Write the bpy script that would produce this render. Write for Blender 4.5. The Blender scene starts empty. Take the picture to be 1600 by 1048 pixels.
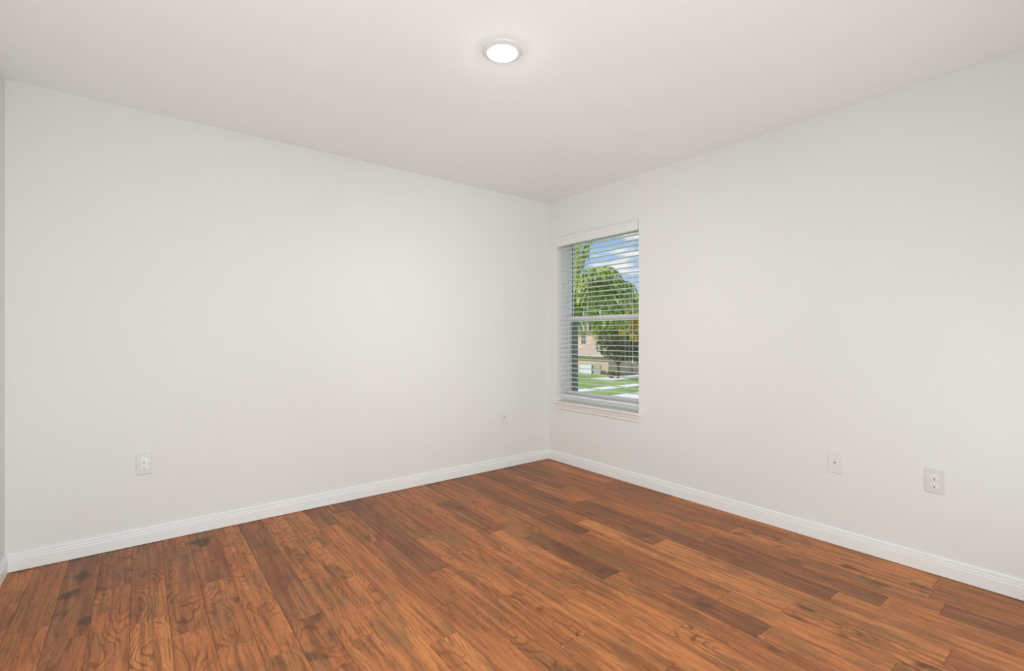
import bpy, bmesh, math, random
from mathutils import Vector, Matrix

random.seed(7)
SC = bpy.context.scene
COL = SC.collection

# ------------------------------------------------------------------ camera
# world frame: room corner at the origin, wall_north in y=0, wall_east (window) in x=0
YAW = math.radians(52.1)
F_PX = 748.5
CAM = Vector((-3.093, -3.407, 1.171))
FW = Vector((math.cos(YAW), math.sin(YAW), 0))
RT = Vector((math.sin(YAW), -math.cos(YAW), 0))
cam_d = bpy.data.cameras.new('camera')
cam_d.sensor_fit = 'HORIZONTAL'
cam_d.sensor_width = 36.0
cam_d.lens = 36.0 * F_PX / 1600.0
cam_d.shift_y = 1.0 / 1600.0
cam_d.clip_start = 0.02
cam_d.clip_end = 400
cam = bpy.data.objects.new('camera', cam_d)
COL.objects.link(cam)
cam.location = CAM
cam.rotation_euler = (math.radians(90), 0, YAW - math.radians(90))
SC.camera = cam

# ------------------------------------------------------------------ colour management
SC.view_settings.view_transform = 'Standard'
SC.view_settings.look = 'None'
SC.view_settings.gamma = 1.0
SC.view_settings.exposure = 0.04
SC.view_settings.use_curve_mapping = False


def lin(r, g, b):
    f = lambda c: (c / 255 / 12.92) if c / 255 <= 0.04045 else ((c / 255 + 0.055) / 1.055) ** 2.4
    return (f(r), f(g), f(b), 1.0)


# ------------------------------------------------------------------ world sky
W = bpy.data.worlds.new('sky')
SC.world = W
W.use_nodes = True
nt = W.node_tree
nt.nodes.clear()
n_out = nt.nodes.new('ShaderNodeOutputWorld')
n_bg = nt.nodes.new('ShaderNodeBackground')
n_tc = nt.nodes.new('ShaderNodeTexCoord')
n_sep = nt.nodes.new('ShaderNodeSeparateXYZ')
n_rmp = nt.nodes.new('ShaderNodeValToRGB')
n_rmp.color_ramp.elements[0].position = 0.0
n_rmp.color_ramp.elements[0].color = lin(196, 220, 242)
n_rmp.color_ramp.elements[1].position = 0.30
n_rmp.color_ramp.elements[1].color = lin(122, 168, 226)
n_map = nt.nodes.new('ShaderNodeMapping')
n_map.inputs['Scale'].default_value = (6.0, 6.0, 26.0)
n_map.inputs['Location'].default_value = (0.3, 2.1, 0.55)
n_cl = nt.nodes.new('ShaderNodeTexNoise')
n_cl.inputs['Scale'].default_value = 1.0
n_cl.inputs['Detail'].default_value = 6.0
n_cl.inputs['Roughness'].default_value = 0.5
# cloud layer thickest a little above the roofs
n_lay = nt.nodes.new('ShaderNodeValToRGB')
n_lay.color_ramp.interpolation = 'EASE'
le = n_lay.color_ramp.elements
le[0].position = 0.0; le[0].color = (0.10, 0.10, 0.10, 1)
le[1].position = 1.0; le[1].color = (0.20, 0.20, 0.20, 1)
for p_, v_ in ((0.115, 0.0), (0.150, 0.10), (0.168, 0.17), (0.182, 0.08), (0.20, 0.0), (0.34, 0.0), (0.5, 0.1)):
    q_ = le.new(p_); q_.color = (v_, v_, v_, 1)
n_sum = nt.nodes.new('ShaderNodeMath')
n_sum.operation = 'ADD'
n_cr = nt.nodes.new('ShaderNodeValToRGB')
n_cr.color_ramp.elements[0].position = 0.565
n_cr.color_ramp.elements[0].color = (0, 0, 0, 1)
n_cr.color_ramp.elements[1].position = 0.63
n_cr.color_ramp.elements[1].color = (1, 1, 1, 1)
n_mix = nt.nodes.new('ShaderNodeMixRGB')
n_mix.inputs['Color2'].default_value = lin(246, 246, 248)
nt.links.new(n_tc.outputs['Generated'], n_sep.inputs[0])
nt.links.new(n_sep.outputs['Z'], n_rmp.inputs[0])
nt.links.new(n_tc.outputs['Generated'], n_map.inputs[0])
nt.links.new(n_map.outputs[0], n_cl.inputs['Vector'])
nt.links.new(n_sep.outputs['Z'], n_lay.inputs[0])
nt.links.new(n_cl.outputs['Fac'], n_sum.inputs[0])
n_az = nt.nodes.new('ShaderNodeMapRange')
for k_, v_ in (('From Min', 0.70), ('From Max', 0.77), ('To Min', -1.2), ('To Max', 1.45)):
    n_az.inputs[k_].default_value = v_
nt.links.new(n_sep.outputs['X'], n_az.inputs['Value'])
n_mul = nt.nodes.new('ShaderNodeMath')
n_mul.operation = 'MULTIPLY'
nt.links.new(n_lay.outputs[0], n_mul.inputs[0])
nt.links.new(n_az.outputs[0], n_mul.inputs[1])
nt.links.new(n_mul.outputs[0], n_sum.inputs[1])
nt.links.new(n_sum.outputs[0], n_cr.inputs[0])
nt.links.new(n_cr.outputs[0], n_mix.inputs['Fac'])
nt.links.new(n_rmp.outputs[0], n_mix.inputs['Color1'])
nt.links.new(n_mix.outputs[0], n_bg.inputs['Color'])
n_bg.inputs['Strength'].default_value = 1.0
nt.links.new(n_bg.outputs[0], n_out.inputs[0])

# ------------------------------------------------------------------ sun and soft room light
def light(name, kind, loc, target, energy, color, **kw):
    d = bpy.data.lights.new(name, kind)
    d.energy = energy
    d.color = color
    for k, v in kw.items():
        setattr(d, k, v)
    o = bpy.data.objects.new(name, d)
    COL.objects.link(o)
    o.location = loc
    o.rotation_euler = (Vector(target) - Vector(loc)).to_track_quat('-Z', 'Y').to_euler()
    return o


light('sun', 'SUN', (-12, 6, 14), (0, 0, 0), 3.0, (1.0, 0.95, 0.86), angle=0.009)
# added fill panel before the closed rear wall, in place of house daylight
light('fill_rear', 'AREA', (-1.8, -3.52, 0.72), (-1.7, 0.0, 1.25), 14.2, (0.83, 0.94, 1.0),
      shape='RECTANGLE', size=3.0, size_y=1.3)
# added fill lamps: an upturned disk, and a spot aimed at the far corner
light('fill_up', 'AREA', (-3.1, -3.50, 0.4), (-2.2, -0.2, 2.3), 33.0, (0.90, 0.97, 1.0),
      shape='DISK', size=0.8)
light('fill_corner', 'SPOT', (-3.2, -3.52, 1.2), (-0.2, -0.2, 1.4), 85.0, (1.0, 0.98, 0.94),
      spot_size=1.0, spot_blend=1.0, shadow_soft_size=0.25)
LAMP_STRENGTH = 215.0

# ------------------------------------------------------------------ material helpers
class NT:
    def __init__(self, name):
        self.m = bpy.data.materials.new(name)
        self.m.use_nodes = True
        self.t = self.m.node_tree
        self.t.nodes.clear()
        self.out = self.n('ShaderNodeOutputMaterial')

    def n(self, kind, **kw):
        nd = self.t.nodes.new(kind)
        for k, v in kw.items():
            if k in nd.inputs:
                self.put(nd.inputs[k], v)
            else:
                setattr(nd, k, v)
        return nd

    def put(self, sock, v):
        if isinstance(v, bpy.types.NodeSocket):
            self.t.links.new(v, sock)
        else:
            sock.default_value = v

    def math(self, op, a, b=0.0, c=None, clamp=False):
        nd = self.t.nodes.new('ShaderNodeMath')
        nd.operation = op
        nd.use_clamp = clamp
        self.put(nd.inputs[0], a)
        self.put(nd.inputs[1], b)
        if c is not None:
            self.put(nd.inputs[2], c)
        return nd.outputs[0]

    def mix(self, fac, a, b, mode='MIX'):
        nd = self.t.nodes.new('ShaderNodeMixRGB')
        nd.blend_type = mode
        self.put(nd.inputs['Fac'], fac)
        self.put(nd.inputs['Color1'], a)
        self.put(nd.inputs['Color2'], b)
        return nd.outputs[0]

    def smooth(self, v, lo, hi, a=0.0, b=1.0):
        nd = self.t.nodes.new('ShaderNodeMapRange')
        nd.interpolation_type = 'SMOOTHSTEP'
        self.put(nd.inputs['Value'], v)
        nd.inputs['From Min'].default_value = lo
        nd.inputs['From Max'].default_value = hi
        nd.inputs['To Min'].default_value = a
        nd.inputs['To Max'].default_value = b
        return nd.outputs[0]

    def comb(self, x, y, z):
        nd = self.t.nodes.new('ShaderNodeCombineXYZ')
        self.put(nd.inputs[0], x)
        self.put(nd.inputs[1], y)
        self.put(nd.inputs[2], z)
        return nd.outputs[0]

    def noise(self, vec, scale=1.0, detail=2.0, rough=0.5):
        nd = self.t.nodes.new('ShaderNodeTexNoise')
        if vec is not None:
            self.put(nd.inputs['Vector'], vec)
        nd.inputs['Scale'].default_value = scale
        nd.inputs['Detail'].default_value = detail
        nd.inputs['Roughness'].default_value = rough
        return nd.outputs['Fac']

    def done(self, shader):
        self.t.links.new(shader, self.out.inputs[0])
        return self.m


def plain(name, col, rough=0.5, spec=0.3, var=0.04, nscale=8.0, bump=0.0, bscale=200.0, metal=0.0, coords='Object'):
    """procedural paint/plastic: base colour with a faint noise variation, optional fine bump"""
    k = NT(name)
    tc = k.n('ShaderNodeTexCoord').outputs[coords]
    nz = k.noise(tc, nscale, 3.0)
    lo = tuple(c * (1 - var) for c in col[:3]) + (1,)
    hi = tuple(min(1, c * (1 + var)) for c in col[:3]) + (1,)
    c = k.mix(nz, lo, hi)
    p = k.n('ShaderNodeBsdfPrincipled', **{'Base Color': c, 'Roughness': rough, 'Specular IOR Level': spec, 'Metallic': metal})
    if bump > 0:
        b = k.n('ShaderNodeBump', Strength=bump, Distance=0.002, Height=k.noise(tc, bscale, 3.0, 0.6))
        k.put(p.inputs['Normal'], b.outputs[0])
    return k.done(p.outputs[0])


M = {}
M['wall'] = plain('wall_paint', (0.84, 0.834, 0.811, 1), 0.75, 0.2, 0.008, 1.5, 0.12, 260)
M['ceiling'] = plain('ceiling_paint', (0.94, 0.940, 0.932, 1), 0.9, 0.1, 0.01, 6.0, 0.6, 60)
M['trim'] = plain('trim_paint', (0.91, 0.92, 0.91, 1), 0.35, 0.4, 0.006, 4.0)
M['sill'] = plain('sill_paint', (0.85, 0.825, 0.79, 1), 0.4, 0.4, 0.01, 5.0)
M['vinyl'] = plain('white_vinyl', (0.84, 0.84, 0.83, 1), 0.4, 0.4, 0.01, 6.0)
M['slat'] = plain('blind_slat', (0.84, 0.835, 0.81, 1), 0.45, 0.35, 0.01, 6.0)
M['cord'] = plain('blind_cord', (0.80, 0.80, 0.77, 1), 0.8, 0.1)
M['plate'] = plain('plate_plastic', (0.745, 0.735, 0.715, 1), 0.35, 0.45, 0.008)
M['plate2'] = plain('jack_plate_plastic', (0.815, 0.808, 0.788, 1), 0.35, 0.45, 0.008)
M['socket'] = plain('socket_plastic', (0.87, 0.865, 0.85, 1), 0.3, 0.5, 0.008)
M['slot'] = plain('socket_slot', (0.035, 0.033, 0.03, 1), 0.7, 0.1)
M['slotgrey'] = plain('socket_slot_grey', (0.38, 0.37, 0.36, 1), 0.7, 0.1)
M['screw'] = plain('screw_metal', (0.45, 0.44, 0.42, 1), 0.35, 0.5, metal=0.6)
M['dark'] = plain('dark_latch', (0.07, 0.06, 0.055, 1), 0.5, 0.3)
M['gasket'] = plain('outer_track', (0.20, 0.22, 0.19, 1), 0.6, 0.2, 0.35, 30.0)
M['ring'] = plain('lamp_trim', (0.80, 0.80, 0.79, 1), 0.4, 0.3, 0.006)
# outside
M['orange'] = plain('house_stucco', lin(230, 203, 170), 0.9, 0.1, 0.06, 1.5)
M['roof'] = plain('roof_tile', lin(206, 178, 158), 0.9, 0.1, 0.16, 6.0)
M['fascia'] = plain('house_fascia', lin(240, 232, 216), 0.7, 0.2, 0.02)
M['housewin'] = plain('house_window_glass', (0.10, 0.11, 0.14, 1), 0.15, 0.5)
M['fence'] = plain('white_fence', (0.86, 0.86, 0.85, 1), 0.6, 0.3, 0.01)
M['shadefence'] = plain('shaded_fence', lin(196, 186, 172), 0.7, 0.2, 0.03)  # fence colour greyed to carry the shade on the second panel
M['trunk'] = plain('tree_bark', lin(120, 98, 78), 0.95, 0.05, 0.25, 9.0)
M['concrete'] = plain('pale_concrete', lin(250, 239, 220), 0.9, 0.1, 0.05, 1.2)
M['exterior'] = plain('outer_stucco', lin(214, 196, 168), 0.9, 0.1, 0.05)


def leaf_mat(name, c1, c2, c3):
    k = NT(name)
    tc = k.n('ShaderNodeTexCoord').outputs['Object']
    nz = k.noise(tc, 8.0, 4.0, 0.75)
    r = k.n('ShaderNodeValToRGB', Fac=nz)
    e = r.color_ramp.elements
    e[0].position = 0.40; e[0].color = c1
    e[1].position = 0.60; e[1].color = c3
    m_ = e.new(0.5); m_.color = c2
    d = k.n('ShaderNodeBsdfDiffuse', Color=r.outputs[0])
    tr = k.n('ShaderNodeBsdfTranslucent', Color=r.outputs[0])
    mx = k.n('ShaderNodeMixShader', Fac=0.4)
    k.put(mx.inputs[1], d.outputs[0]); k.put(mx.inputs[2], tr.outputs[0])
    return k.done(mx.outputs[0])


M['palm'] = leaf_mat('palm_leaf', lin(80, 106, 36), lin(176, 194, 80), lin(240, 242, 156))
M['palmdry'] = leaf_mat('dry_palm_leaf', lin(176, 150, 50), lin(222, 190, 66), lin(236, 216, 110))
M['oak'] = leaf_mat('oak_leaf', lin(58, 80, 42), lin(102, 122, 70), lin(164, 174, 116))
M['shrub'] = leaf_mat('shrub_leaf', lin(60, 84, 40), lin(96, 120, 56), lin(150, 160, 90))


def grass_mat():
    k = NT('lawn_grass')
    tc = k.n('ShaderNodeTexCoord').outputs['Object']
    big = k.noise(tc, 0.35, 3.0)
    fine = k.noise(tc, 9.0, 4.0, 0.7)
    c = k.mix(k.smooth(big, 0.38, 0.62), lin(146, 172, 88), lin(178, 198, 116))
    c = k.mix(k.math('MULTIPLY', fine, 0.5), c, lin(112, 138, 70))
    p = k.n('ShaderNodeBsdfPrincipled', **{'Base Color': c, 'Roughness': 0.95, 'Specular IOR Level': 0.05})
    return k.done(p.outputs[0])


M['grass'] = grass_mat()


def glass_mat():
    k = NT('window_glass')
    nz = k.noise(k.n('ShaderNodeTexCoord').outputs['Object'], 3.0)
    t = k.n('ShaderNodeBsdfTransparent', Color=(0.97, 0.985, 0.975, 1))
    g = k.n('ShaderNodeBsdfGlossy', Roughness=k.math('MULTIPLY', nz, 0.02), Color=(1, 1, 1, 1))
    fr = k.n('ShaderNodeFresnel', IOR=1.45)
    front = k.math('SUBTRACT', 1.0, k.n('ShaderNodeNewGeometry').outputs['Backfacing'])
    mx = k.n('ShaderNodeMixShader', Fac=k.math('MULTIPLY', fr.outputs[0], front))
    k.put(mx.inputs[1], t.outputs[0]); k.put(mx.inputs[2], g.outputs[0])
    return k.done(mx.outputs[0])


M['glass'] = glass_mat()


def lamp_mat():
    k = NT('lamp_diffuser')
    nz = k.noise(k.n('ShaderNodeTexCoord').outputs['Object'], 6.0)
    c = k.mix(nz, (0.95, 0.98, 1.0, 1), (0.955, 0.985, 1.0, 1))
    e = k.n('ShaderNodeEmission', Color=c, Strength=LAMP_STRENGTH)
    return k.done(e.outputs[0])


M['lamp'] = lamp_mat()


def wood_mat():
    k = NT('hickory_planks')
    at = k.n('ShaderNodeAttribute', attribute_name='plank')
    sp = k.n('ShaderNodeSeparateColor', Color=at.outputs['Color'])
    tone, seed, smu = sp.outputs[0], sp.outputs[1], sp.outputs[2]
    fig = at.outputs['Alpha']
    tc = k.n('ShaderNodeTexCoord').outputs['Object']
    xyz = k.n('ShaderNodeSeparateXYZ', Vector=tc)
    x, y = xyz.outputs[0], xyz.outputs[1]
    s1 = k.math('MULTIPLY', seed, 71.0)
    s2 = k.math('MULTIPLY', seed, 43.0)
    # wavy growth-ring contours
    wob = k.noise(k.comb(k.math('MULTIPLY_ADD', x, 26.0, s2), k.math('MULTIPLY_ADD', y, 11.0, s1), s2), 1.0, 2.0, 0.5)
    field = k.noise(k.comb(k.math('MULTIPLY_ADD', x, 7.0, s1), k.math('MULTIPLY_ADD', y, 1.9, s2), s1), 1.0, 1.5, 0.45)
    ringf = k.math('ADD', k.math('MULTIPLY', field, k.math('MULTIPLY_ADD', fig, 15.0, 5.0)),
                   k.math('MULTIPLY', wob, k.math('MULTIPLY_ADD', fig, 1.1, 0.25)))
    ringf = k.math('ADD', ringf, k.math('MULTIPLY', x, k.math('MULTIPLY_ADD', fig, -40.0, 55.0)))
    sn = k.math('SINE', k.math('MULTIPLY', ringf, 6.2832))
    line = k.smooth(sn, 0.35, 1.0)
    fade = k.smooth(k.noise(k.comb(k.math('MULTIPLY_ADD', x, 14.0, s2), k.math('MULTIPLY_ADD', y, 5.0, s1), 3.3), 1.0, 2.0), 0.36, 0.60, 0.15, 1.0)
    line = k.math('MULTIPLY', line, fade)
    # short dark pores and ticks running along the plank
    pore = k.noise(k.comb(k.math('MULTIPLY_ADD', x, 120.0, s1), k.math('MULTIPLY_ADD', y, 11.0, s2), s2), 1.0, 4.0, 0.65)
    pore = k.smooth(pore, 0.53, 0.68)
    fibre = k.noise(k.comb(k.math('MULTIPLY_ADD', x, 330.0, s2), k.math('MULTIPLY_ADD', y, 40.0, s1), s1), 1.0, 3.0, 0.7)
    olive = k.noise(k.comb(k.math('MULTIPLY_ADD', x, 6.0, s1), k.math('MULTIPLY_ADD', y, 3.2, s1), 5.5), 1.0, 3.0, 0.6)
    streak = k.noise(k.comb(k.math('MULTIPLY_ADD', x, 48.0, s2), k.math('MULTIPLY_ADD', y, 2.2, s1), s1), 1.0, 3.0, 0.55)
    broad = k.noise(k.comb(k.math('MULTIPLY_ADD', x, 9.0, s1), k.math('MULTIPLY_ADD', y, 2.6, s2), 1.7), 1.0, 2.0, 0.5)
    spot = k.noise(k.comb(k.math('MULTIPLY_ADD', x, 10.0, s2), k.math('MULTIPLY_ADD', y, 6.5, s1), 9.1), 1.0, 3.0, 0.5)
    # base stain by plank tone
    r = k.n('ShaderNodeValToRGB', Fac=k.math('ADD', tone, k.math('MULTIPLY_ADD', broad, 0.50, -0.25), clamp=True))
    e = r.color_ramp.elements
    e[0].position = 0.0; e[0].color = WOOD[0]
    e[1].position = 1.0; e[1].color = WOOD[3]
    a = e.new(0.35); a.color = WOOD[1]
    a = e.new(0.68); a.color = WOOD[2]
    c = r.outputs[0]
    c = k.mix(k.smooth(olive, 0.46, 0.66, 0.0, 0.65), c, WOOD_OLIVE)
    c = k.mix(k.smooth(streak, 0.44, 0.66, 0.0, 0.55), c, WOOD_DK)
    c = k.mix(k.smooth(streak, 0.46, 0.30, 0.0, 0.30), c, WOOD_LIGHT)
    c = k.mix(k.smooth(fibre, 0.35, 0.65, 0.0, 0.22), c, WOOD_LINE)
    c = k.mix(k.math('MULTIPLY', line, k.math('MULTIPLY_ADD', fig, 0.42, 0.17)), c, WOOD_LINE)
    c = k.mix(k.math('MULTIPLY', pore, 0.46), c, WOOD_LINE)
    sm = k.math('MULTIPLY', k.smooth(spot, 0.53, 0.68), smu)
    c = k.mix(k.math('MULTIPLY', sm, 0.88), c, WOOD_SMUDGE)
    rough = k.math('MULTIPLY_ADD', broad, 0.14, 0.36)
    hgt = k.math('ADD', k.math('MULTIPLY', pore, -0.4), k.math('MULTIPLY', broad, 1.0))
    b = k.n('ShaderNodeBump', Strength=0.18, Distance=0.003, Height=hgt)
    p = k.n('ShaderNodeBsdfPrincipled', **{'Base Color': c, 'Roughness': rough, 'Specular IOR Level': 0.22,
                                           'Normal': b.outputs[0]})
    return k.done(p.outputs[0])


WOOD = [lin(104, 70, 54), lin(154, 98, 66), lin(202, 126, 76), lin(234, 154, 92)]
WOOD_DK = lin(126, 74, 46)
WOOD_LIGHT = lin(238, 158, 98)
WOOD_OLIVE = lin(152, 112, 72)
WOOD_LINE = lin(92, 52, 30)
WOOD_SMUDGE = lin(78, 56, 42)
M['wood'] = wood_mat()
M['gap'] = plain('plank_gap', lin(62, 38, 26), 0.9, 0.05)
M['rawwood'] = plain('raw_wood_chip', lin(226, 190, 150), 0.8, 0.1)

# ------------------------------------------------------------------ mesh helpers
def link(name, bm, mats, parent=None, smooth=False):
    me = bpy.data.meshes.new(name)
    bmesh.ops.recalc_face_normals(bm, faces=bm.faces)
    bm.to_mesh(me)
    bm.free()
    if not isinstance(mats, (list, tuple)):
        mats = [mats]
    for m in mats:
        me.materials.append(m)
    if smooth:
        for p in me.polygons:
            p.use_smooth = True
    o = bpy.data.objects.new(name, me)
    COL.objects.link(o)
    if parent is not None:
        o.parent = parent
    return o


def add_box(bm, x0, x1, y0, y1, z0, z1, mi=0, bevel=0.0):
    v = [bm.verts.new((x, y, z)) for x in (x0, x1) for y in (y0, y1) for z in (z0, z1)]
    fs = []
    for q in ((0, 1, 3, 2), (4, 6, 7, 5), (0, 4, 5, 1), (2, 3, 7, 6), (0, 2, 6, 4), (1, 5, 7, 3)):
        f = bm.faces.new([v[i] for i in q])
        f.material_index = mi
        fs.append(f)
    if bevel > 0:
        es = list({e for f in fs for e in f.edges})
        bmesh.ops.bevel(bm, geom=es, offset=bevel, segments=2, profile=0.6, affect='EDGES')
    return fs


def box(name, b, m, parent=None, bevel=0.0):
    bm = bmesh.new()
    add_box(bm, *b, bevel=bevel)
    return link(name, bm, m, parent)


def add_prism(bm, prof, axis, a0, a1, cap=True, m0=0.0, m1=0.0, mfun=None, mi=0):
    """extrude a closed 2-D profile [(u,v)] along an axis between a0 and a1"""
    def P(u, v, a):
        return {'x': (a, u, v), 'y': (u, a, v), 'z': (u, v, a)}[axis]
    r0 = [bm.verts.new(P(u, v, a0)) for u, v in prof]
    r1 = [bm.verts.new(P(u, v, a1)) for u, v in prof]
    n = len(prof)
    for i in range(n):
        f = bm.faces.new((r0[i], r0[(i + 1) % n], r1[(i + 1) % n], r1[i]))
        f.material_index = mi
    if cap:
        bm.faces.new(r0).material_index = mi
        bm.faces.new(list(reversed(r1))).material_index = mi


def add_lathe(bm, prof, c, seg=48, axis='z', closed_top=False):
    """prof: [(r, h)] revolved about an axis through c"""
    rings = []
    for r, h in prof:
        if r < 1e-6:
            p = {'z': (0, 0, h), 'x': (h, 0, 0), 'y': (0, h, 0)}[axis]
            rings.append([bm.verts.new((c[0] + p[0], c[1] + p[1], c[2] + p[2]))])
            continue
        ring = []
        for i in range(seg):
            a = 2 * math.pi * i / seg
            u, v = r * math.cos(a), r * math.sin(a)
            p = {'z': (u, v, h), 'x': (h, u, v), 'y': (u, h, v)}[axis]
            ring.append(bm.verts.new((c[0] + p[0], c[1] + p[1], c[2] + p[2])))
        rings.append(ring)
    for A, B in zip(rings, rings[1:]):
        if len(A) == 1 and len(B) == 1:
            continue
        for i in range(seg):
            j = (i + 1) % seg
            if len(A) == 1:
                bm.faces.new((A[0], B[j], B[i]))
            elif len(B) == 1:
                bm.faces.new((A[i], A[j], B[0]))
            else:
                bm.faces.new((A[i], A[j], B[j], B[i]))


def add_tube(bm, pts, rad, seg=8):
    rings = []
    n = len(pts)
    for i, p in enumerate(pts):
        p = Vector(p)
        d = (Vector(pts[min(i + 1, n - 1)]) - Vector(pts[max(i - 1, 0)])).normalized()
        up = Vector((0, 0, 1)) if abs(d.z) < 0.9 else Vector((1, 0, 0))
        a = d.cross(up).normalized()
        b = d.cross(a)
        r = rad[i] if isinstance(rad, (list, tuple)) else rad
        rings.append([bm.verts.new(p + (a * math.cos(t) + b * math.sin(t)) * r)
                      for t in [2 * math.pi * j / seg for j in range(seg)]])
    for A, B in zip(rings, rings[1:]):
        for j in range(seg):
            bm.faces.new((A[j], A[(j + 1) % seg], B[(j + 1) % seg], B[j]))
    bm.faces.new(rings[0])
    bm.faces.new(list(reversed(rings[-1])))


def empty(name, loc=(0, 0, 0), rz=0.0):
    o = bpy.data.objects.new(name, None)
    o.empty_display_size = 0.1
    COL.objects.link(o)
    o.location = loc
    o.rotation_euler = (0, 0, rz)
    return o


def tag(o, label, cat, group=None):
    o['label'] = label
    o['category'] = cat
    if group:
        o['group'] = group
    return o


def struct(o):
    o['kind'] = 'structure'
    return o


# ------------------------------------------------------------------ room shell
XW = -3.616          # west wall face
YS = -3.66           # south wall face (behind the camera)
H = 2.44
WY0, WY1, WZ0, WZ1 = -1.051, -0.124, 0.568, 2.090   # window opening
TH = 0.20

# floor: separate planks over a dark bed
PW = 0.128
JOINTS = [(-3.418, -.723), (-3.197, -.512), (-3.06, -.928), (-2.93, -1.12), (-2.928, -.346), (-2.80, -1.326),
          (-2.80, -.722), (-2.67, -1.09), (-2.633, -1.49), (-2.555, -1.308), (-2.52, -1.697), (-2.42, -1.577),
          (-2.29, -1.37), (-2.16, -1.775), (-2.14, -.38), (-2.037, -1.578), (-2.04, -.768), (-1.995, -.194),
          (-1.905, -1.285), (-1.90, -1.89), (-1.77, -.884), (-1.77, -2.09), (-1.758, -1.685), (-1.658, -1.186),
          (-1.62, -2.412), (-1.523, -1.879), (-1.40, -2.30), (-1.387, -1.683), (-1.383, -1.084), (-1.39, -.436),
          (-1.26, -1.857), (-1.256, -1.256), (-1.14, -2.126), (-1.135, -1.495), (-1.14, -2.522), (-1.0, -2.288),
          (-1.012, -1.425), (-.987, -1.079), (-.99, -2.90), (-.877, -2.503), (-.896, -1.282), (-.755, -3.004),
          (-.745, -.973), (-.727, -1.772), (-.615, -2.592), (-.50, -2.747), (-.493, -.724), (-.49, -1.921),
          (-.377, -2.92), (-.356, -1.693), (-.358, -.457), (-.247, -1.94), (-.103, -2.18), (-.03, -2.97)]
# planks whose stain is plainly darker or lighter: (x, y inside the plank, tone, smudge, figure)
PINS = [(-3.31, -.3, .38, .9, .3), (-3.44, -.3, .52, .1, .2), (-3.57, -.3, .66, .4, .3), (-3.44, -1.0, .66, .3, .4),
        (-3.197, -.3, .34, .6, .5), (-3.197, -.9, .60, .2, .9), (-3.06, -.5, .54, .1, 1.), (-3.06, -1.2, .80, 0, 1.),
        (-2.93, -.2, .50, .2, .7), (-2.93, -.7, .66, .3, 1.), (-2.93, -1.4, .66, 0, .9), (-2.80, -.4, .40, .9, .7),
        (-2.80, -1.0, .60, .3, 1.), (-2.80, -1.6, .66, 0, .3), (-2.67, -.6, .66, .1, .8), (-2.67, -1.3, .60, .2, .9),
        (-2.55, -.8, .34, .3, .3), (-2.55, -1.5, .52, .7, .9), (-2.42, -.8, .68, .2, .9), (-2.42, -1.8, .70, 0, .5),
        (-2.29, -.7, .68, 0, .8), (-2.29, -1.6, .76, 0, .3), (-2.14, -.2, .28, .3, .3), (-2.16, -1.2, .66, .1, .2),
        (-2.16, -2.0, .86, 0, .9), (-2.02, -.1, .36, .6, .2), (-2.03, -.5, .56, .2, .9), (-2.03, -1.2, .46, 0, .1),
        (-2.03, -1.8, .60, .1, .1), (-1.905, -.9, .20, 0, .1), (-1.905, -1.5, .60, .2, .8), (-1.90, -2.1, .62, .4, .9),
        (-1.77, -.5, .46, .4, .3), (-1.77, -1.2, .66, 0, .5), (-1.77, -1.9, .60, .1, 1.), (-1.77, -2.4, .68, 0, .4),
        (-1.64, -.8, .52, 0, .6), (-1.64, -1.7, .66, 0, .3), (-1.52, -.9, .50, .4, .7), (-1.52, -1.6, .64, .1, .9),
        (-1.52, -2.2, .72, .2, .4), (-1.39, -.8, .34, .6, .7), (-1.39, -1.4, .78, 0, .1), (-1.39, -2.0, .70, .1, .3),
        (-1.39, -2.7, .72, 0, 1.), (-1.26, -.9, .48, .2, .4), (-1.26, -1.6, .16, .6, .1), (-1.26, -2.2, .58, .6, .4),
        (-1.14, -1.2, .50, .1, .5), (-1.14, -1.8, .42, .3, .2), (-1.14, -2.3, .26, .8, .2), (-1.14, -2.8, .62, .2, .3),
        (-1.0, -.8, .34, .2, .2), (-1.0, -1.35, .20, .2, .3), (-1.0, -1.9, .44, .3, .2), (-1.0, -2.6, .62, .4, .3),
        (-.87, -1.1, .46, .1, .2), (-.87, -1.9, .78, 0, .2), (-.87, -2.7, .60, .9, .9), (-.745, -.7, .26, .2, .1),
        (-.745, -1.4, .36, .5, .2), (-.745, -2.2, .72, 0, .2), (-.615, -1.2, .56, .1, .2), (-.615, -2.3, .28, .3, .1),
        (-.615, -2.9, .66, .2, .4), (-.49, -.5, .36, .6, .2), (-.49, -1.2, .58, 0, .2), (-.49, -2.3, .30, .4, .2),
        (-.49, -3.0, .60, .3, .2), (-.36, -.2, .26, .2, .1), (-.36, -1.2, .48, .1, .2), (-.36, -2.3, .58, .6, .2),
        (-.37, -3.1, .26, .2, .1), (-.23, -1.3, .46, .2, .2), (-.23, -2.5, .70, .8, .1), (-.10, -1.4, .44, .1, .2),
        (-.10, -2.6, .70, .4, .2)]


def row_of(x):
    return max(0, math.ceil((-0.05 - x) / PW))


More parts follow.
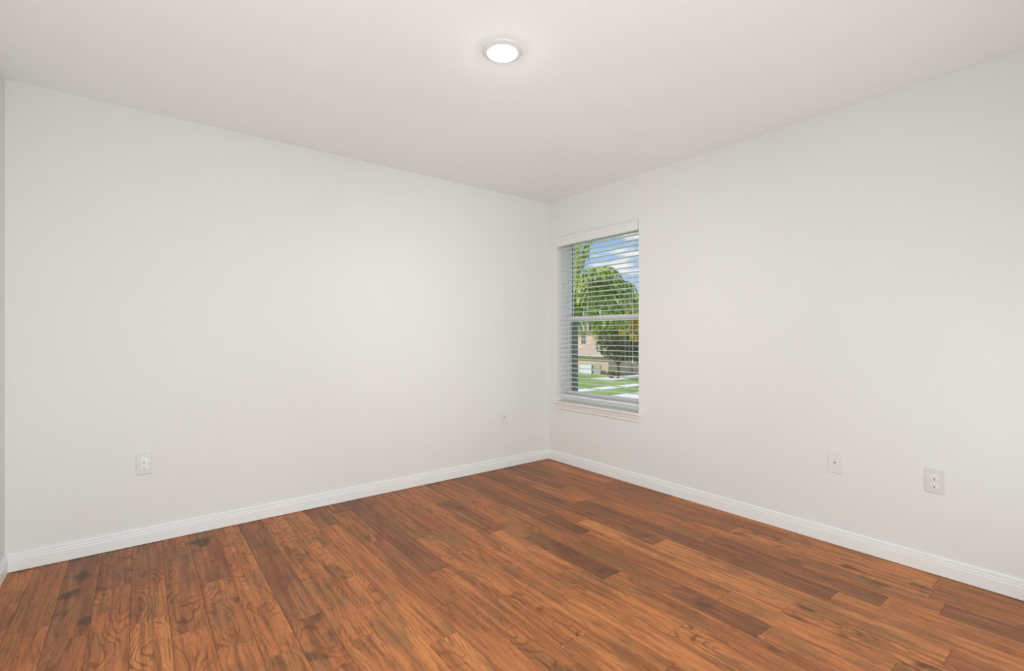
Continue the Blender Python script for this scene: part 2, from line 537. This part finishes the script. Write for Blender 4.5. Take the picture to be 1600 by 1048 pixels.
rows = {}
for x, y in JOINTS:
    rows.setdefault(row_of(x), []).append(y)
bm = bmesh.new()
cl = bm.loops.layers.float_color.new('plank')
G = 0.0006
for kx in range(0, 29):
    xr = 0.0 if kx == 0 else -0.05 - PW * (kx - 1)
    xl = -0.05 - PW * kx
    xl = max(xl, XW)
    if xl >= xr - 0.004:
        continue
    ys = sorted(rows.get(kx, []), reverse=True)
    rnd = random.Random(100 + kx)
    cuts = [0.0]
    for yy in ys:
        while cuts[-1] - yy > 1.9:
            cuts.append(cuts[-1] - rnd.uniform(0.5, 1.1))
        cuts.append(yy)
    while cuts[-1] > YS + 0.25:
        nx = cuts[-1] - rnd.uniform(0.55, 1.15)
        cuts.append(max(nx, YS) if nx > YS + 0.15 else YS)
    for ya, yb in zip(cuts, cuts[1:]):
        tone, smu, fig = rnd.gauss(0.58, 0.12), max(0, rnd.gauss(0.15, 0.25)), rnd.random() * 0.7
        for px, py, t, s, g in PINS:
            if xl < px < xr and yb < py < ya:
                tone, smu, fig = t + (0.13 if px > -1.1 and py < -1.6 and t > .4 else 0.03), s, g  # right foreground planks toned lighter to make up for missing light
        seed = rnd.random()
        vs = [bm.verts.new((x, y, 0.0)) for x, y in ((xl + G, yb + G), (xr - G, yb + G), (xr - G, ya - G), (xl + G, ya - G))]
        lo = [bm.verts.new((v.co.x, v.co.y, -0.002)) for v in vs]
        fs = [bm.faces.new(vs)]
        for i in range(4):
            fs.append(bm.faces.new((vs[i], lo[i], lo[(i + 1) % 4], vs[(i + 1) % 4])))
        for f in fs:
            for lp in f.loops:
                lp[cl] = (min(1, max(0.05, tone)), seed, min(1, smu), fig)
for f in add_box(bm, XW - 0.1, 0.0, YS - 0.1, 0.0, -0.12, -0.002):
    f.material_index = 1
# raw wood showing at a few plank ends and chips by the baseboard
for cx, cy, a, l, w in ((-3.25, -0.035, .3, .030, .008), (-3.60, -0.02, 0, .012, .01), (-1.02, -2.53, 1.4, .03, .003),
                        (-1.18, -2.53, 1.3, .03, .004), (-1.72, -1.19, .5, .014, .008), (-1.715, -2.09, 0, .008, .006),
                        (-1.83, -2.10, 0, .008, .006), (-1.30, -2.0, 1.4, .02, .003), (-2.01, -0.02, .4, .018, .008)):
    ca, sa = math.cos(a), math.sin(a)
    q = [bm.verts.new((cx + ca * u * l - sa * v * w, cy + sa * u * l + ca * v * w, 0.0004))
         for u, v in ((-.5, -.5), (.5, -.3), (.4, .5), (-.4, .4))]
    f = bm.faces.new(q)
    f.material_index = 2
struct(link('floor', bm, [M['wood'], M['gap'], M['rawwood']]))

struct(box('ceiling', (XW - TH, TH, YS - TH, TH, H, H + 0.15), M['ceiling']))
struct(box('wall_north', (XW - TH, TH, 0.0, TH, -0.12, H), M['wall']))
struct(box('wall_west', (XW - TH, XW, YS - TH, 0.0, -0.12, H), M['wall']))
struct(box('wall_south', (XW, TH, YS - TH, YS, -0.12, H), M['wall']))
bm = bmesh.new()
ins, outs = [], []
# east wall with the window opening as one clean shell
for x, lst in ((0.0, ins), (TH, outs)):
    for (y, z) in ((YS, -0.12), (0.0, -0.12), (0.0, H), (YS, H), (WY0, WZ0 - 0.02), (WY1, WZ0 - 0.02), (WY1, WZ1), (WY0, WZ1)):
        lst.append(bm.verts.new((x, y, z)))
for S, mi in ((ins, 0), (outs, 1)):
    for q in ((0, 1, 5, 4), (1, 2, 6, 5), (2, 3, 7, 6), (3, 0, 4, 7)):
        bm.faces.new([S[i] for i in q]).material_index = mi
for i in range(4):
    j = (i + 1) % 4
    bm.faces.new((ins[i], ins[j], outs[j], outs[i])).material_index = 1
    bm.faces.new((ins[4 + i], ins[4 + j], outs[4 + j], outs[4 + i])).material_index = 0
struct(link('wall_east', bm, [M['wall'], M['exterior']]))

# baseboards: moulded profile (distance from wall, height)
BP = [(0.0, 0.0028), (0.0125, 0.0028), (0.0125, 0.058), (0.0120, 0.060), (0.0100, 0.0615), (0.0100, 0.0645), (0.0112, 0.066),
      (0.0108, 0.072), (0.0085, 0.0745), (0.0085, 0.077), (0.0095, 0.0785), (0.0092, 0.0875), (0.0075, 0.0905), (0.004, 0.092), (0.0, 0.092)]


def baseboard(name, pf, n):
    """pf(d, s) -> xy for a point d from the wall at end s (0/1), mitred at the corners"""
    bm = bmesh.new()
    e = []
    for s in (0, 1):
        e.append([bm.verts.new((*pf(d, s), z)) for d, z in BP])
    k = len(BP)
    for i in range(k):
        bm.faces.new((e[0][i], e[0][(i + 1) % k], e[1][(i + 1) % k], e[1][i]))
    bm.faces.new(e[0]); bm.faces.new(list(reversed(e[1])))
    return struct(link(name, bm, M['trim']))


baseboard('baseboard_north', lambda d, s: ((-d, -d) if s else (XW + d, -d)), 0)
baseboard('baseboard_east', lambda d, s: ((-d, -d) if s else (-d, YS + d)), 0)
baseboard('baseboard_west', lambda d, s: ((XW + d, -d) if s else (XW + d, YS + d)), 0)
baseboard('baseboard_south', lambda d, s: ((-d, YS + d) if s else (XW + d, YS + d)), 0)

# ------------------------------------------------------------------ window
win = struct(empty('window_1', (0.12, (WY0 + WY1) / 2, WZ0)))


def child(o, parent):
    """parent while keeping world placement (parents here carry only a location and z rotation)"""
    bpy.context.view_layer.update()
    o.parent = parent
    o.matrix_parent_inverse = parent.matrix_world.inverted()
    return o


ZM0, ZM1 = 1.312, 1.352      # meeting rail
bm = bmesh.new()              # outer frame
add_box(bm, 0.085, 0.165, WY0, WY0 + 0.030, WZ0, WZ1)
add_box(bm, 0.085, 0.165, WY1 - 0.034, WY1, WZ0, WZ1)
add_box(bm, 0.086, 0.164, WY0 + 0.030, WY1 - 0.034, WZ1 - 0.034, WZ1)
add_box(bm, 0.086, 0.164, WY0 + 0.030, WY1 - 0.034, WZ0, WZ0 + 0.040)
child(link('window_frame', bm, M['vinyl']), win)


def sash(name, x0, x1, z0, z1, st, zt, zb, yo0, yo1):
    bm = bmesh.new()
    add_box(bm, x0, x1, yo0, yo0 + st, z0, z1, bevel=0.002)
    add_box(bm, x0, x1, yo1 - st, yo1, z0, z1, bevel=0.002)
    add_box(bm, x0 + .0005, x1 - .0005, yo0 + st - .002, yo1 - st + .002, z1 - zt, z1, bevel=0.002)
    add_box(bm, x0 + .0005, x1 - .0005, yo0 + st - .002, yo1 - st + .002, z0, z0 + zb, bevel=0.002)
    s = child(link(name, bm, M['vinyl']), win)
    xm = (x0 + x1) / 2
    g = child(box('pane', (xm - 0.002, xm + 0.002, yo0 + st - .004, yo1 - st + .004, z0 + zb - .004, z1 - zt + .004), M['glass']), s)
    return s


up = sash('upper_sash', 0.128, 0.156, ZM0, WZ1 - 0.034, 0.034, 0.030, 0.036, WY0 + 0.030, WY1 - 0.034)
lo = sash('lower_sash', 0.090, 0.120, WZ0 + 0.040, ZM1, 0.030, 0.038, 0.050, WY0 + 0.022, WY1 - 0.036)
g_ = bmesh.new()
add_box(g_, 0.1275, 0.1345, WY1 - 0.075, WY1 - 0.067, ZM1 - 0.006, WZ1 - 0.062)
child(link('gasket', g_, M['gasket']), up)
# outer track and screen edge behind the lower pane, shade put into grey-green colour
bm = bmesh.new()
add_box(bm, 0.125, 0.155, WY1 - 0.118, WY1 - 0.068, WZ0 + 0.06, ZM0 - 0.002)
tr = child(link('screen_track', bm, M['gasket']), win)
for y in (WY0 + 0.16, WY1 - 0.20):
    child(box('sash_lock', (0.094, 0.114, y - 0.012, y + 0.012, ZM1, ZM1 + 0.010), M['dark'], bevel=0.003), lo)

# sill stool and apron
bm = bmesh.new()
prof = [(0.084, 0.548), (0.084, 0.568), (-0.026, 0.568), (-0.031, 0.566), (-0.034, 0.562), (-0.034, 0.555), (-0.030, 0.550), (-0.024, 0.548)]
add_prism(bm, [(u, v) for u, v in prof if u < 0.05 or True], 'y', WY0 + 0.0005, WY1 - 0.0005)
pr2 = [(-0.0005, 0.548), (-0.0005, 0.568), (-0.026, 0.568), (-0.031, 0.566), (-0.034, 0.562), (-0.034, 0.555), (-0.030, 0.550), (-0.024, 0.548)]
add_prism(bm, pr2, 'y', WY0 - 0.028, WY0 + 0.0005)
add_prism(bm, pr2, 'y', WY1 - 0.0005, WY1 + 0.030)
struct(link('trim_1', bm, M['sill']))
bm = bmesh.new()
add_prism(bm, [(-0.0003, 0.496), (-0.009, 0.496), (-0.013, 0.502), (-0.011, 0.512), (-0.014, 0.520), (-0.018, 0.534), (-0.018, 0.548), (-0.0003, 0.548)],
          'y', WY0 - 0.006, WY1 + 0.010)
struct(link('trim_2', bm, M['sill']))

# ------------------------------------------------------------------ blind
bl = empty('window_blind', (0.045, (WY0 + WY1) / 2, 2.0))
tag(bl, 'white horizontal slat blind, slats open, hung in the only window', 'blind')
BY0, BY1 = WY0 + 0.010, WY1 - 0.012
child(box('headrail', (0.022, 0.070, BY0, BY1, 2.030, 2.078), M['slat'], bevel=0.002), bl)
bm = bmesh.new()
vp = [(-0.012, 2.006), (-0.006, 2.004), (-0.002, 2.006), (-0.002, 2.086), (-0.020, 2.086), (-0.022, 2.082), (-0.019, 2.074), (-0.013, 2.068),
      (-0.013, 2.062), (-0.015, 2.058), (-0.015, 2.020), (-0.013, 2.012)]
add_prism(bm, vp, 'y', WY0 + 0.003, WY1 + 0.002)
for ya in (WY0 + 0.003, WY1 - 0.006):
    add_box(bm, -0.002, 0.060, ya, ya + 0.004, 2.012, 2.084)
child(link('valance', bm, M['slat']), bl)
SLX = 0.045
bm = bmesh.new()
t = 0.0014
top = [(-0.025, -0.0012), (-0.015, 0.0006), (0, 0.0012), (0.015, 0.0006), (0.025, -0.0012)]
prof = [(u, v + t) for u, v in top] + [(u, v - t) for u, v in reversed(top)]
add_prism(bm, prof, 'y', BY0 - (WY0 + WY1) / 2, BY1 - (WY0 + WY1) / 2)
slat0 = link('slat', bm, M['slat'])
NS = 32
for i in range(NS):
    z = 1.985 - i * 0.0425
    s = slat0 if i == 0 else slat0.copy()
    if i:
        COL.objects.link(s)
    s.parent = bl
    s.location = (0, 0, z - 2.0)
zb = 1.985 - NS * 0.0425
child(box('bottom_rail', (0.020, 0.070, BY0, BY1, zb - 0.010, zb + 0.008), M['slat'], bevel=0.003), bl)
for y in (-0.205, -0.487, -0.905):
    bm = bmesh.new()
    for x in (0.0185, 0.0715):
        add_tube(bm, [(x, y, 2.03), (x, y, zb)], 0.0009, 5)
    child(link('ladder_cord', bm, M['cord']), bl)
bm = bmesh.new()
add_tube(bm, [(0.012, -0.985, 2.03), (0.012, -0.985, 0.98)], 0.0012, 6)
add_lathe(bm, [(0.0, 0.0), (0.005, 0.004), (0.006, 0.016), (0.003, 0.030), (0.0, 0.032)], (0.012, -0.985, 0.95), 10)
child(link('lift_cord', bm, M['cord']), bl)

# ------------------------------------------------------------------ ceiling light
LX, LY = -1.816, -1.697
cl_ = tag(empty('ceiling_light', (LX, LY, H)), 'round flush ceiling light, switched on, centred on the ceiling', 'light')
bm = bmesh.new()
add_lathe(bm, [(0.0655, -0.003), (0.0655, -0.0115), (0.067, -0.0120), (0.071, -0.0112), (0.086, -0.005), (0.0905, -0.003), (0.0905, 0.0)],
          (0, 0, 0), 64)
link('trim_ring', bm, M['ring'], cl_, True)
bm = bmesh.new()
add_lathe(bm, [(0.0650, -0.008), (0.0647, -0.0116), (0.0625, -0.0134), (0.045, -0.0168), (0.02, -0.0182), (0.0, -0.0187)], (0, 0, 0), 48)
link('diffuser', bm, M['lamp'], cl_, True)

# ------------------------------------------------------------------ wall plates
def rounded(w, h, r, seg=5):
    pts = []
    for cx, cy, a0 in ((w / 2 - r, h / 2 - r, 0), (-w / 2 + r, h / 2 - r, 90), (-w / 2 + r, -h / 2 + r, 180), (w / 2 - r, -h / 2 + r, 270)):
        for i in range(seg + 1):
            a = math.radians(a0 + 90 * i / seg)
            pts.append((cx + r * math.cos(a), cy + r * math.sin(a)))
    return pts


def add_slab(bm, pts, d0, d1, inset=0.0):
    """local frame of a plate: x along the wall, z up, -y out of the wall"""
    def sc(p, q):
        l = math.hypot(*p)
        return (p[0] * (1 - q / max(abs(p[0]), q * 2)) if p[0] else 0, p[1] * (1 - q / max(abs(p[1]), q * 2)) if p[1] else 0)
    a = [bm.verts.new((x, -d0, z)) for x, z in pts]
    b = [bm.verts.new((x, -(d1 - inset), z)) for x, z in pts]
    rings = [a, b]
    if inset > 0:
        xs = max(p[0] for p in pts); zs = max(p[1] for p in pts)
        rings.append([bm.verts.new((x * (1 - inset / xs), -d1, z * (1 - inset / zs))) for x, z in pts])
    n = len(pts)
    for A, B in zip(rings, rings[1:]):
        for i in range(n):
            bm.faces.new((A[i], A[(i + 1) % n], B[(i + 1) % n], B[i]))
    bm.faces.new(rings[-1])
    bm.faces.new(list(reversed(rings[0])))


def receptacle_face(cz):
    """round outlet face with flattened top and bottom"""
    pts = []
    for i in range(40):
        a = 2 * math.pi * i / 40
        pts.append((0.0182 * math.cos(a), max(-0.0146, min(0.0146, 0.0182 * math.sin(a)))))
    return pts


def duplex(loc, rz, label):
    r = tag(empty('wall_outlet', loc, rz), label, 'outlet', 'duplex outlets low on the walls')
    bm = bmesh.new()
    add_slab(bm, rounded(0.071, 0.119, 0.004), 0.0, 0.0062, 0.0022)
    link('cover_plate', bm, M['plate'], r)
    for s in (1, -1):
        bm = bmesh.new()
        add_slab(bm, receptacle_face(0), 0.004, 0.0088, 0.001)
        f = link('receptacle', bm, M['socket'], r)
        f.location = (0, 0, 0.0195 * s)
        bm = bmesh.new()
        add_box(bm, -0.0078, -0.0055, -0.00895, -0.0080, -0.0005, 0.0075)
        add_box(bm, 0.0055, 0.0078, -0.00895, -0.0080, 0.0005, 0.0070)
        link('blade_slots', bm, M['slotgrey'], f)
        bm = bmesh.new()
        add_lathe(bm, [(0.0, -0.0091), (0.0032, -0.0091), (0.0032, -0.0080)], (0, 0, -0.0075), 14, 'y')
        link('ground_hole', bm, M['slot'], f)
    bm = bmesh.new()
    add_lathe(bm, [(0.0, -0.0078), (0.0022, -0.0074), (0.003, -0.0060)], (0, 0, 0), 14, 'y')
    link('screw', bm, M['screw'], r)
    return r


def jack(loc, rz, label, name, r_hole, boss):
    r = tag(empty(name, loc, rz), label, 'wall plate')
    bm = bmesh.new()
    add_slab(bm, rounded(0.071, 0.119, 0.004), 0.0, 0.0062, 0.0022)
    link('cover_plate', bm, M['plate2'], r)
    bm = bmesh.new()
    add_lathe(bm, [(0.0, -0.0068), (r_hole * .55, -0.0068), (r_hole * .6, -boss), (r_hole, -boss), (r_hole * 1.15, -0.0058)], (0, 0, 0), 20, 'y')
    c = link('jack', bm, M['screw'], r)
    for s in (1, -1):
        bm = bmesh.new()
        add_lathe(bm, [(0.0, -0.0072), (0.0018, -0.0070), (0.0026, -0.0060)], (0, 0, 0.0415 * s), 12, 'y')
        link('screw', bm, M['socket'], r)
    return r


duplex((-3.071, -0.0002, 0.4526), 0.0, 'white two-socket outlet on the left wall, nearest the left edge')
duplex((-0.0002, -2.824, 0.458), -math.pi / 2, 'white two-socket outlet on the window wall, right of the single-hole plate')
jack((-0.532, -0.0002, 0.4506), 0.0, 'small white plate with one jack, left wall near the far corner', 'jack_plate', 0.006, 0.010)
jack((-0.0002, -2.396, 0.461), -math.pi / 2, 'white plate with single centre hole on the window wall, left of the outlet', 'cable_plate', 0.0045, 0.009)

# ------------------------------------------------------------------ outside, seen through the window (second-floor view)
GZ = -2.95


def ray(px, py):
    u = (px - 800) / F_PX
    v = (525 - py) / F_PX
    return FW + RT * u + Vector((0, 0, v))


def on_x(px, py, X):
    d = ray(px, py)
    return CAM + d * ((X - CAM.x) / d.x)


def at(px, py, t):
    return CAM + ray(px, py) * t


struct(box('lawn', (0.6, 140, -60, 140, GZ - 0.3, GZ), M['grass']))
struct(box('street', (2, 140, 8.5, 18.6, GZ, GZ + 0.02), M['concrete']))
struct(box('sidewalk', (2, 140, 21.3, 22.6, GZ, GZ + 0.03), M['concrete']))
struct(box('driveway', (31.5, 60, 26.0, 28.6, GZ, GZ + 0.025), M['concrete']))

# house across the street
hs = tag(empty('house', (40, 34, GZ)), 'tan stucco two-storey house with pale tile roof, seen through the window', 'house')
WX, Y0, Y1 = 35.7, 30.0, 34.9
EZ = -0.77
child(box('garage_wall', (WX, 42.0, Y0, Y1 + 6, GZ, EZ), M['orange']), hs)
bm = bmesh.new()            # hipped garage roof
o = 0.45
A = [bm.verts.new(p) for p in ((WX - o, Y0 - o, EZ), (WX - o, Y1 + o, EZ), (42.5, Y1 + o, EZ), (42.5, Y0 - o, EZ))]
R0 = bm.verts.new((WX + 2.45, (Y0 + Y1) / 2, 1.25)); R1 = bm.verts.new((42.5, (Y0 + Y1) / 2, 1.25))
for q in ((A[0], A[1], R0), (A[1], A[2], R1, R0), (A[3], A[0], R0, R1), (A[2], A[3], R1), (A[3], A[2], A[1], A[0])):
    bm.faces.new(q)
child(link('garage_roof', bm, M['roof']), hs)
bm = bmesh.new()
add_box(bm, WX - o - 0.05, WX - o, Y0 - o - .05, Y1 + o + 6, EZ - 0.22, EZ + 0.03)
add_box(bm, WX - o, 42.0, Y0 - o - .05, Y0 - o, EZ - 0.22, EZ + 0.03)
child(link('fascia', bm, M['fascia']), hs)
MX = 39.5
child(box('upper_wall', (MX, 52.0, 29.8, 38.6, GZ, 1.75), M['orange']), hs)
bm = bmesh.new()
o = 0.5
A = [bm.verts.new(p) for p in ((MX - o, 29.8 - o, 1.75), (MX - o, 38.6 + o, 1.75), (52.5, 38.6 + o, 1.75), (52.5, 29.8 - o, 1.75))]
R0 = bm.verts.new((MX + 4.0, 34.2, 3.9)); R1 = bm.verts.new((48, 34.2, 3.9))
for q in ((A[0], A[1], R0), (A[1], A[2], R1, R0), (A[3], A[0], R0, R1), (A[2], A[3], R1), (A[3], A[2], A[1], A[0])):
    bm.faces.new(q)
child(link('main_roof', bm, M['roof']), hs)
p0, p1 = on_x(909, 537, MX), on_x(915.5, 521, MX)
wf = child(box('house_window', (MX - 0.06, MX, p1.y - .1, p0.y + .1, p0.z - .1, p1.z + .1), M['fascia']), hs)
bm = bmesh.new()
ym = (p0.y + p1.y) / 2
zm = (p0.z + p1.z) / 2
for ya, yb in ((p1.y, ym - .03), (ym + .03, p0.y)):
    for za, zb_ in ((p0.z, zm - .04), (zm + .04, p1.z)):
        add_box(bm, MX - 0.08, MX - 0.05, ya, yb, za, zb_)
child(link('pane', bm, M['housewin']), wf)

# vinyl fence panels before the garage wall, the right one coloured as shaded
def panel(pa, pb, X, mat, name, label):
    a, b = on_x(pa[0], pa[1], X), on_x(pb[0], pb[1], X)
    r = tag(empty(name, (X, (a.y + b.y) / 2, GZ)), label, 'fence panel')
    y0, y1 = min(a.y, b.y), max(a.y, b.y)
    z1 = a.z
    bm = bmesh.new()
    n = 8
    for i in range(n):
        add_box(bm, X - 0.02, X + 0.02, y0 + (y1 - y0) * i / n + 0.004, y0 + (y1 - y0) * (i + 1) / n - 0.004, GZ + 0.12, z1 - 0.04)
    add_box(bm, X - 0.03, X + 0.03, y0, y1, z1 - 0.10, z1 - 0.02)
    add_box(bm, X - 0.03, X + 0.03, y0, y1, GZ + 0.10, GZ + 0.18)
    child(link('boards', bm, mat), r)
    for yy in (y0, y1):
        child(box('post', (X - 0.06, X + 0.06, yy - 0.06, yy + 0.06, GZ, z1 + 0.03), mat), r)


panel((906, 568), (924, 568), 35.0, M['fence'], 'fence_panel', 'white fence panel on the lawn before the tan house')
panel((926, 569), (938, 569), 35.15, M['shadefence'], 'fence_panel', 'fence panel with painted-on grey shade, right of the white one before the tan house')


# ---- palms
def frond(parent, base, az, elev, length, droop, mat, rnd, nl=34, ll=0.62):
    """one feather frond: arching rachis with hanging leaflets"""
    bm = bmesh.new()
    d = Vector((math.cos(az), math.sin(az), 0))
    pts = []
    for i in range(15):
        s = i / 14
        a = elev - droop * s
        if i == 0:
            p = Vector(base)
        else:
            p = pts[-1] + (d * math.cos(a) + Vector((0, 0, 1)) * math.sin(a)) * (length / 14)
        pts.append(p)
    add_tube(bm, pts, [0.030 * (1 - 0.85 * i / 14) + 0.004 for i in range(15)], 6)
    side = d.cross(Vector((0, 0, 1)))
    for i in range(nl):
        s = 0.12 + 0.88 * i / nl
        f = s * 14
        j = min(13, int(f))
        p = pts[j].lerp(pts[j + 1], f - j)
        tg = (pts[j + 1] - pts[j]).normalized()
        for sg in (1, -1):
            L = ll * (0.55 + 0.75 * math.sin(math.pi * min(1, s * 0.9 + 0.08))) * rnd.uniform(0.8, 1.15)
            dr = (side * sg * rnd.uniform(0.55, 0.9) + tg * 0.55 + Vector((0, 0, rnd.uniform(-0.25, 0.2)))).normalized()
            w = 0.027 * rnd.uniform(0.7, 1.4)
            wv = dr.cross(Vector((0, 0, 1))).normalized() * w
            q = [p]
            for stp, sag in ((0.4, 0.16), (0.75, 0.50), (1.0, 0.92)):
                q.append(p + dr * L * (stp * (1 - 0.28 * stp)) + Vector((0, 0, -sag * L * 0.75)))
            ws = (0.6, 1.0, 0.8, 0.08)
            prev = None
            for m_, wq in zip(q, ws):
                cur = (bm.verts.new(m_ + wv * wq), bm.verts.new(m_ - wv * wq))
                if prev:
                    bm.faces.new((prev[0], prev[1], cur[1], cur[0]))
                prev = cur
    child(link('frond', bm, mat), parent)


def palm(base_xy, crown_z, label, nfr, length, dry, seed, elevs=(1.15, -0.1), spears=()):
    rnd = random.Random(seed)
    x, y = base_xy
    r = tag(empty('palm_tree', (x, y, GZ)), label, 'palm tree', 'palms outside the window')
    bm = bmesh.new()
    hts = [0, 0.06, 0.3, 0.6, 0.85, 0.94, 1.0]
    rad = [0.24, 0.19, 0.16, 0.145, 0.14, 0.17, 0.09]
    add_tube(bm, [(x, y, GZ + (crown_z - GZ) * h) for h in hts], rad, 14)
    child(link('trunk', bm, M['trunk'], None, True), r)
    for i in range(nfr):
        az = i * 2.39996 + rnd.uniform(-.15, .15)
        fr = i / nfr
        el = elevs[0] + (elevs[1] - elevs[0]) * fr + rnd.uniform(-.1, .1)
        frond(r, (x + .08 * math.cos(az), y + .08 * math.sin(az), crown_z - 0.05), az, el, length * rnd.uniform(.85, 1.1),
              1.55 + .35 * rnd.random(), M['palmdry'] if i in dry else M['palm'], rnd)

    for az, el, ln, dp in spears:
        frond(r, (x + .05 * math.cos(az), y + .05 * math.sin(az), crown_z - 0.02), az, el, ln, dp, M['palm'], rnd)


pc = at(890, 464, 13.5)
palm((pc.x, pc.y), pc.z, 'tall green palm with arching fronds just outside the upper pane', 22, 2.0, (), 3, (1.45, 0.3), ((-0.75, 1.56, 2.0, 0.28), (-0.8, 1.52, 1.75, 0.45), (0.3, 1.55, 1.9, 0.4), (-0.70, 0.80, 1.75, 1.0)))
pc = at(1008, 464, 24.0)
palm((pc.x, pc.y), pc.z, 'palm with yellowed hanging fronds at the right edge of the window', 16, 2.1, (8, 9, 10, 11, 12, 13, 14, 15), 5, (1.0, -0.7))


# ---- broad-leaved trees and shrubs
def leafy(name, label, cat, cx, cy, blobs, trunk, mat, n, leaf, seed):
    rnd = random.Random(seed)
    r = tag(empty(name, (cx, cy, GZ)), label, cat)
    if trunk:
        bm = bmesh.new()
        add_tube(bm, [(cx, cy, GZ), (cx + .05, cy, GZ + trunk * .5), (cx, cy + .05, GZ + trunk)], [0.15, 0.11, 0.09], 10)
        for k in range(5):
            a = k * 1.26
            add_tube(bm, [(cx, cy, GZ + trunk * .85), (cx + .7 * math.cos(a), cy + .7 * math.sin(a), GZ + trunk * 1.25),
                          (cx + 1.3 * math.cos(a), cy + 1.3 * math.sin(a), GZ + trunk * 1.6)], [0.09, 0.06, 0.03], 6)
        child(link('trunk', bm, M['trunk'], None, True), r)
    bm = bmesh.new()
    tot = sum(b[3] ** 2 for b in blobs)
    for bx, by, bz, br in blobs:
        for _ in range(int(n * br * br / tot)):
            v = Vector((rnd.gauss(0, 1), rnd.gauss(0, 1), rnd.gauss(0, 1))).normalized() * br * rnd.uniform(0.55, 1.0) ** 0.5
            p = Vector((bx, by, bz)) + Vector((v.x, v.y, v.z * 0.8))
            a = Vector((rnd.gauss(0, 1), rnd.gauss(0, 1), rnd.gauss(0, .5))).normalized()
            b = a.cross(Vector((rnd.gauss(0, 1), rnd.gauss(0, 1), rnd.gauss(0, 1)))).normalized()
            s = leaf * rnd.uniform(.6, 1.3)
            bm.faces.new([bm.verts.new(p + q) for q in (a * s, b * s * .45, -a * s, -b * s * .45)])
    o_ = child(link('foliage', bm, mat), r)
    return r


tc_ = at(966, 570, 47.0)
rb = random.Random(11)
blobs = []
for px, py, t, br in ((948, 512, 41, 1.1), (958, 505, 41.5, 1.4), (972, 508, 41, 1.5), (988, 506, 41, 1.5), (1004, 512, 41, 1.6), (950, 528, 40.5, 1.0),
                      (962, 530, 40, 1.3), (978, 532, 40, 1.4), (994, 534, 40, 1.4), (955, 545, 40.5, 0.9), (968, 549, 40, 1.0), (984, 546, 40, 1.2),
                      (1000, 548, 40, 1.2), (1016, 530, 41, 1.7), (940, 506, 41.5, .7), (944, 540, 40.5, .7)):
    p = at(px, py + 1.5, t + 6)
    blobs.append((p.x, p.y, p.z, br * 1.22))
leafy('oak_tree', 'broad dark green tree hiding the right side of the tan house', 'tree', tc_.x, tc_.y, blobs, 1.6, M['oak'], 12000, 0.13, 21)
s1_ = on_x(898, 582, 35.0)
leafy('shrub', 'small shrub at the left foot of the tan house wall', 'shrub', s1_.x, s1_.y, [(s1_.x, s1_.y, GZ + .3, .35)], 0, M['shrub'], 300, 0.07, 4)
s1_ = at(955, 580, 47.0)
leafy('shrub', 'dark shrub at the corner of the tan house, below the broad tree', 'shrub', s1_.x, s1_.y, [(s1_.x, s1_.y, GZ + .4, .45)], 0, M['shrub'], 400, 0.08, 5)
